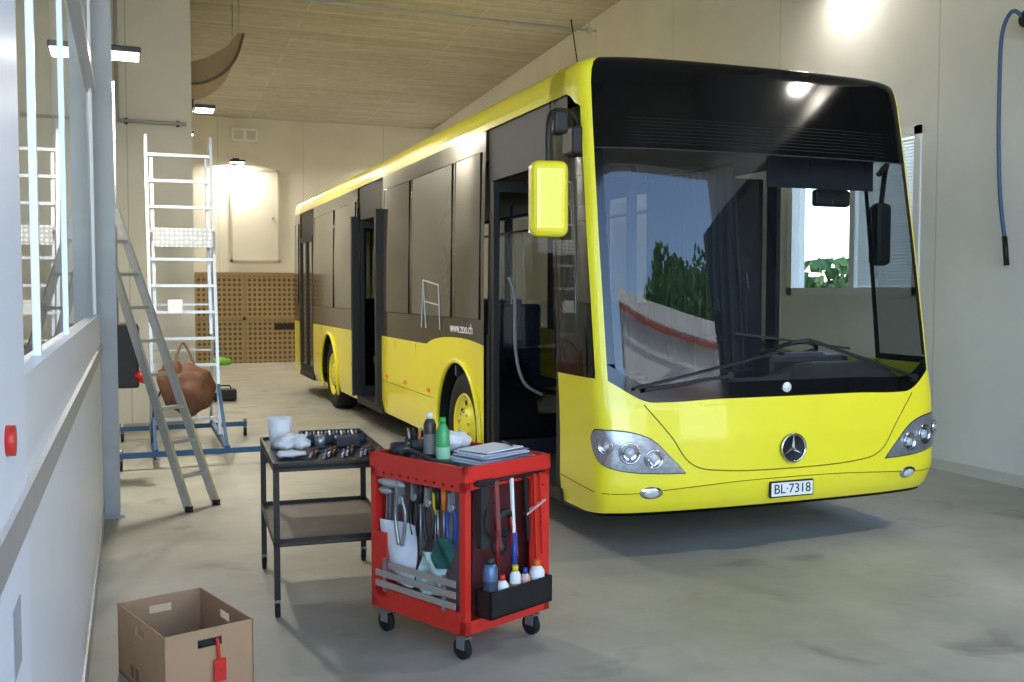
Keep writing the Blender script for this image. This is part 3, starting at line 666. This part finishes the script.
bottle('small_oil_bottle',(.18,-.05,.222),[(.032,0),(.032,.11),(.022,.125),(.012,.135)],WHT,RED,lab=mat('label_tan',(190,160,110),.5))
bottle('glue_bottle',(.33,-.05,.222),[(.022,0),(.022,.12),(.016,.13),(.009,.135)],mat('glue_label',(220,180,170),.4),BLU)
bottle('lubricant_bottle',(.41,-.05,.222),[(.036,0),(.036,.13),(.024,.15),(.013,.155)],WHT,mat('cap_orange',(230,110,30),.4),lab=YEL2)
bottle('marker_bottle',(.265,-.05,.222),[(.026,0),(.026,.14),(.018,.155),(.012,.16)],PAPER,YEL2,lab=mat('label_tan'))
ZT=Z1-.0095
bottle('green_drink_bottle',(.115,.27,ZT),[(.033,0),(.034,.1),(.031,.12),(.033,.14),(.02,.17),(.012,.185)],mat('green_bottle_pet',(70,165,100),.15),mat('cap_green',(40,170,80),.4),lab=mat('label_whitegreen',(150,200,160),.5))
bottle('oil_spray_can',(.11,.355,ZT),[(.030,0),(.030,.17),(.022,.19),(.012,.2)],mat('can_brown',(70,62,56),.35,.3),WHT,lab=mat('label_grey',(120,116,110),.5))
b=MB(TM); b.lathe((.21,.585,ZT),(0,0,1),[(.001,0),(.045,0),(.05,.07),(.045,.07),(.04,.01),(.001,.01)],GREYD,22)
for k in range(7): b.cyl((.21+.02*math.cos(k),.585+.02*math.sin(k),ZT+.02),(.21+.035*math.cos(k),.585+.035*math.sin(k),ZT+.12),.006,(STEEL,BM,ORNG)[k%3],8)
b.obj('bolt_cup')
b=MB(TM); b.lathe((.1,.56,ZT),(0,0,1),[(.001,0),(.05,0),(.05,.06),(.045,.06),(.045,.01),(.001,.01)],GREYD,22); b.obj('small_tin')
b=MB(TM); b.ell((.36,.47,ZT+.053),(.10,.07,.046),CLOTH,26,16,fn=lambda d:.18*math.sin(8*d.x+3*d.y)*math.cos(6*d.y+4*d.z)); b.obj('crumpled_rag')
b=MB(TM)
for k in range(9):
    b.box((.335+.008*math.sin(k*2),.17+.012*math.cos(k*3),ZT+.004+.0062*k),(.34-.010*k,.25-.008*k,.005),(PAPER,mat('paper_blue',(180,192,220),.7),PAPER,mat('paper_grey',(110,112,120),.7))[k%4],rz=.10*math.sin(k*1.7))
b.obj('paper_pile')
b=MB(TM); b.cyl((.40,.1,ZT+.066),(.46,.22,ZT+.066),.005,BM,8); b.obj('ballpoint_pen')
b=MB(TM); b.tube(smooth([(.04,.48,ZT+.02),(.04,.42,ZT+.05),(.04,.25,ZT+.02),(.05,.1,ZT+.016)]),.012,GREYD); b.obj('cable_piece')

# ---------------- table ----------------
WM=frameM((.655,5.04),-3); tw_,tl_=.62,.95
b=MB(WM); TBK=mat('table_dark_steel',(46,45,44),.4,.5,.15,10)
for a in(0.015,tw_-.015):
    for c in(.015,tl_-.015):
        b.b2((a-.015,c-.015,.09),(a+.015,c+.015,.78),TBK); b.cyl((a,c,.09),(a,c,.07),.012,STEEL,8)
        b.lathe((a-.012,c,.036),(1,0,0),[(.001,0),(.032,0),(.036,.004),(.036,.02),(.032,.024),(.001,.024)],RUB,18); b.b2((a-.018,c-.012,.04),(a-.014,c+.012,.09),STEEL); b.b2((a+.014,c-.012,.04),(a+.018,c+.012,.09),STEEL)
b.b2((0,0,.755),(tw_,tl_,.77),TBK); 
for p,q in(((0,0),(tw_,.01)),((0,tl_-.01),(tw_,tl_)),((0,0),(.01,tl_)),((tw_-.01,0),(tw_,tl_))): b.b2((p[0],p[1],.74),(q[0],q[1],.785),TBK); b.b2((p[0],p[1],.36),(q[0],q[1],.40),TBK)
b.b2((0,0,.365),(tw_,tl_,.378),mat('shelf_brown',(126,112,102),.55,.1,.25,6))
b.obj('work_table')
tz=.7705
b=MB(WM); b.lathe((.085,.60,tz),(0,0,1),[(.001,0),(.052,0),(.070,.17),(.066,.17),(.049,.01),(.001,.01)],WHT,24); b.obj('paper_cup')
b=MB(WM); b.ell((.13,.40,tz+.058),(.09,.09,.045),CLOTH,26,16,fn=lambda d:.25*math.sin(7*d.x+3*d.y)*math.cos(5*d.y+4*d.z)); b.ell((.1,.22,tz+.025),(.08,.05,.018),CLOTH,16,8,fn=lambda d:.2*math.sin(9*d.x)); b.obj('paper_towel')
b=MB(WM); TN=mat('tray_navy',(30,38,56),.5)
for p,q in(((.22,.66,tz),(.58,.9,tz+.012)),((.22,.66,tz),(.58,.67,tz+.05)),((.22,.89,tz),(.58,.9,tz+.05)),((.22,.66,tz),(.23,.9,tz+.05)),((.57,.66,tz),(.58,.9,tz+.05))): b.b2(p,q,TN)
for k in range(14): b.cyl((.25+.022*k,.69+.03*(k%3),tz+.03),(.26+.022*k,.84-.02*(k%2),tz+.045),.009,(STEEL,BM,BLUD)[k%3],8)
b.obj('socket_tray')
b=MB(WM)
for k in range(12):
    x=.2+.032*k; y=.10+.06*math.sin(k*2.1)+.06; b.cyl((x,y,tz+.014),(x+.03,y+.14,tz+.014),.007,(STEEL,GREYD,STEEL)[k%3],8); b.cyl((x+.03,y+.14,tz+.015),(x+.04,y+.19,tz+.015),.012,(REDD,BM,BLUD)[k%3],8)
b.obj('scattered_tools')
b=MB(WM); b.bbox((.45,.54,tz+.03),(.14,.1,.058),GREYD,.01); b.cyl((.30,.54,tz),(.30,.54,tz+.07),.03,STEEL); b.obj('parts_box')

# ---------------- cardboard box ----------------
CM=frameM((.10,4.04),18); cw,cl,ch,tk=.37,.56,.30,.006
b=MB(CM)
def wallhole(axis,fix,L):
    h0,h1=L/2-.05,L/2+.05; zz0,zz1=ch-.075,ch-.04
    def bx(a0,a1,z0,z1):
        if axis=='a': b.b2((a0,fix,z0),(a1,fix+tk,z1),CARD)
        else: b.b2((fix,a0,z0),(fix+tk,a1,z1),CARD)
    bx(0,L,0,zz0); bx(0,L,zz1,ch); bx(0,h0,zz0,zz1); bx(h1,L,zz0,zz1)
wallhole('a',0,cw); wallhole('a',cl-tk,cw); wallhole('b',0,cl); wallhole('b',cw-tk,cl)
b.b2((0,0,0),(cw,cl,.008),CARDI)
PD=mat('print_dark',(130,104,80),.9)
b.b2((.05,-.001,.05),(.10,0,.09),PD);b.b2((.12,-.001,.05),(.16,0,.08),PD); b.b2((-.001,.3,.03),(0,.34,.08),PD); b.b2((-.001,.36,.03),(0,.40,.08),PD)
cbx=b.obj('cardboard_box')
b=MB(CM); b.tube(smooth([(.20,.06,.012),(.22,.03,.15),(.215,.012,.24),(.215,-.008,.235),(.22,-.012,.12)]),.007,RED); b.beam((.22,-.014,.17),(.22,-.014,.08),.05,.008,RED); b.beam((.14,.02,.245),(.23,.02,.245),.03,.02,BM); b.obj('red_strap',cbx)
b=MB(CM); b.bbox((.2,.4,.06),(.2,.18,.1),BM,.02); b.obj('scrap_parts',cbx)

# ---------------- platform ladder ----------------
lad=empty('platform_ladder')
b=MB()
xa,xb=.20,.84; yf=10.5; yt=11.0
def rail(x,z): k=z/3.25; return Vector((x-.02*k,yf+(yt-yf)*k,z))
for x in(xa,xb): b.beam(rail(x,.12),rail(x,3.25),.03,.07,ALU)
for k in range(11): b.beam(rail(xa,.35+.27*k),rail(xb,.35+.27*k),.035,.03,ALU)
for x in(xa+.05,xb-.05): b.beam(rail(x,1.2)+Vector((0,.05,0)),rail(x,3.05)+Vector((0,.05,0)),.03,.05,ALU)
for x in(xa,xb): b.beam((x,11.75,.15),(x,11.0,2.2),.03,.05,ALU)
for z in(.5,1.0,1.5): b.beam((xa,11.75-.75*z/2.2,z),(xb,11.75-.75*z/2.2,z),.02,.02,ALU)
def trd(nt,bb):
    L=nt.links.new; N=nt.nodes.new; tc=N('ShaderNodeTexCoord'); v=N('ShaderNodeTexVoronoi'); v.inputs['Scale'].default_value=22; v.inputs['Randomness'].default_value=.2; L(tc.outputs['Object'],v.inputs['Vector']); r=N('ShaderNodeValToRGB'); e=r.color_ramp.elements; e[0].position=.3; e[0].color=lin((248,248,248)); e[1].position=.5; e[1].color=lin((176,178,180)); L(v.outputs['Distance'],r.inputs['Fac']); L(r.outputs['Color'],bb.inputs['Base Color'])
TR=nodes_mat('checker_tread',trd,.5)
b.box((.52,10.72,2.19),(.58,.04,.19),TR); b.b2((xa,10.75,2.24),(xb,11.15,2.28),TR)
for y in(9.7,11.6): b.beam((-.12,y,.14),(1.22,y,.14),.05,.05,BLUD)
for x in(xa,xb): b.beam((x,9.7,.16),(x,11.6,.16),.05,.05,BLUD)
b.beam((xa,9.7,.16),rail(xa,.7),.03,.03,BLUD); b.beam((xb,9.7,.16),rail(xb,.7),.03,.03,BLUD)
for x in(-.1,1.2):
    for y in(9.7,11.6):
        b.cyl((x,y,.2),(x,y,.09),.02,STEEL,8); b.cyl((x-.015,y,.05),(x+.015,y,.05),.05,RUB,16); b.b2((x-.02,y-.02,.05),(x+.02,y+.02,.1),STEEL)
b.b2((.36,10.6,1.42),(.50,10.615,1.56),PAPER)
b.obj('ladder_frame',lad)
b=MB()
b.ell((.54,10.24,.68),(.23,.13,.24),LEATH,26,18,fn=lambda d:.12*math.sin(5*d.x+2)*math.cos(6*d.z)+.06*math.sin(11*d.y+5*d.z))
b.ell((.36,10.22,.76),(.12,.1,.24),LEATH,22,14,fn=lambda d:.14*math.sin(6*d.x+4*d.z))
b.tube(smooth([(.40,10.24,.9),(.44,10.42,1.04),(.5,10.60,1.12),(.56,10.44,1.0),(.6,10.26,.85)]),.012,LEATH)
b.tube(smooth([(.32,10.2,.8),(.2,10.15,.5),(.18,10.12,.2),(.2,10.1,.02)]),.01,GREYD)
b.obj('tool_bag',lad)
b=MB(); 
fc=Vector((.50,7.84,0)); tc_=Vector((-.165,8.30,2.28)); wd=Vector((.73,.64,0)).normalized()
f0=fc-wd*.15; f1=fc+wd*.13; t0=tc_-wd*.09; t1=tc_+wd*.10
b.beam(f0,t0,.03,.06,ALU); b.beam(f1,t1,.03,.06,ALU)
for k in range(1,9):
    q=k/9; b.beam(f0.lerp(t0,q),f1.lerp(t1,q),.05,.025,ALU)
for f in(f0,f1): b.cyl(f,f+Vector((0,0,.04)),.03,RUB,10)
b.obj('step_ladder')

# ---------------- outside (reflected in the glass) ----------------
b=MB()
RW=mat('neighbour_roof_pale',(222,216,206),.7,0,.06,2)
b.b2((3.2,-16,-.16),(26,-10,3.9),WALLP)
b.prism([(2.6,-9.6,6.2),(26,-9.6,3.6),(26,-9.6,4.1),(2.6,-9.6,6.7)],(0,-7,0),RW)
b.prism([(3.2,-10,3.9),(25,-10,3.9),(3.2,-10,6.2)],(0,-6,0),WALLP)
b.beam((2.6,-9.56,6.05),(26,-9.56,3.5),.06,.09,ROOFR)
for x in(4.5,7.5,10.5,13.5): b.b2((x,-9.98,3.2),(x+1.6,-9.9,4.4-.04*x),mat('neighbour_window',(50,64,80),.1))
b.b2((6,-9.98,.3),(9,-9.9,2.6),BM); b.b2((12,-9.98,.3),(16,-9.9,2.6),ROOFR)
b.obj('neighbour_building')
b=MB(); TX,TY,TZ=17.0,-24.0,8.2
b.cyl((TX,TY,-.16),(TX,TY,TZ),.35,BARK,10,.15)
for k in range(12):
    a=k*2.4; b.cyl((TX,TY,TZ-3+.2*k),(TX+4*math.cos(a),TY+2*math.sin(a),TZ-.5+k*.2),.1,BARK,6,.03)
for k in range(26000):
    a=random.random()*6.28; ph=math.acos(random.uniform(-1,1)); r=random.random()**.33; lob=1+.22*math.sin(3*a)*math.sin(4*ph)+.1*math.sin(9*a+2)*math.sin(7*ph)
    c=Vector((TX+8.5*r*lob*math.sin(ph)*math.cos(a),TY+4*r*math.sin(ph)*math.sin(a),TZ+4.2*r*lob*math.cos(ph)))
    d1=Vector((random.uniform(-1,1),random.uniform(-1,1),random.uniform(-1,1))).normalized()*.24; d2=d1.orthogonal().normalized()*.16
    b.add([c-d1,c-d2,c+d1,c+d2],[(0,1,2,3)],LEAF)
b.obj('tree')
b=MB()
for k in range(2500):
    c=Vector((random.uniform(14,16),random.uniform(4,24),random.uniform(0,2.4)))
    d1=Vector((random.uniform(-1,1),random.uniform(-1,1),random.uniform(-1,1))).normalized()*.25; d2=d1.orthogonal().normalized()*.18
    b.add([c-d1,c-d2,c+d1,c+d2],[(0,1,2,3)],LEAF)
for y in range(5,24,2): b.cyl((15,y,-.16),(15,y,2),.04,BARK,6)
b.obj('hedge')

# ---------------- light ----------------
w=D.worlds.new('World'); sc.world=w; w.use_nodes=True; nt=w.node_tree
bg=nt.nodes['Background']; sky=nt.nodes.new('ShaderNodeTexSky'); sky.sky_type='NISHITA'; sky.sun_disc=False; sky.sun_elevation=math.radians(52); sky.sun_rotation=math.radians(10); sky.dust_density=.3; sky.ozone_density=2.0
nt.links.new(sky.outputs[0],bg.inputs[0]); bg.inputs[1].default_value=.85
sl=D.lights.new('sun','SUN'); sl.energy=7; sl.angle=.01; sl.color=(1,.95,.87); so=D.objects.new('sun',sl); sc.collection.objects.link(so)
so.rotation_euler=Vector((.12,.55,.8)).to_track_quat('Z','Y').to_euler()
l=D.lights.new('daylight_portal','AREA'); l.shape='RECTANGLE'; l.size=7.3; l.size_y=5.3; l.cycles.is_portal=True; o=D.objects.new('daylight_portal',l); sc.collection.objects.link(o); o.location=(3.4,-.72,2.65)
o.rotation_euler=Vector((0,-1,0)).to_track_quat('Z','Y').to_euler()
# ---------------- camera ----------------
cd=D.cameras.new('camera'); cd.lens=35.0; cd.sensor_width=36; co=D.objects.new('camera',cd); sc.collection.objects.link(co); sc.camera=co
co.location=(0,0,1.65); co.rotation_euler=(math.radians(90-2.9),0,math.radians(-21))
cd.clip_start=.05
sc.view_settings.view_transform='Standard'; sc.view_settings.look='None'; sc.view_settings.exposure=0.38
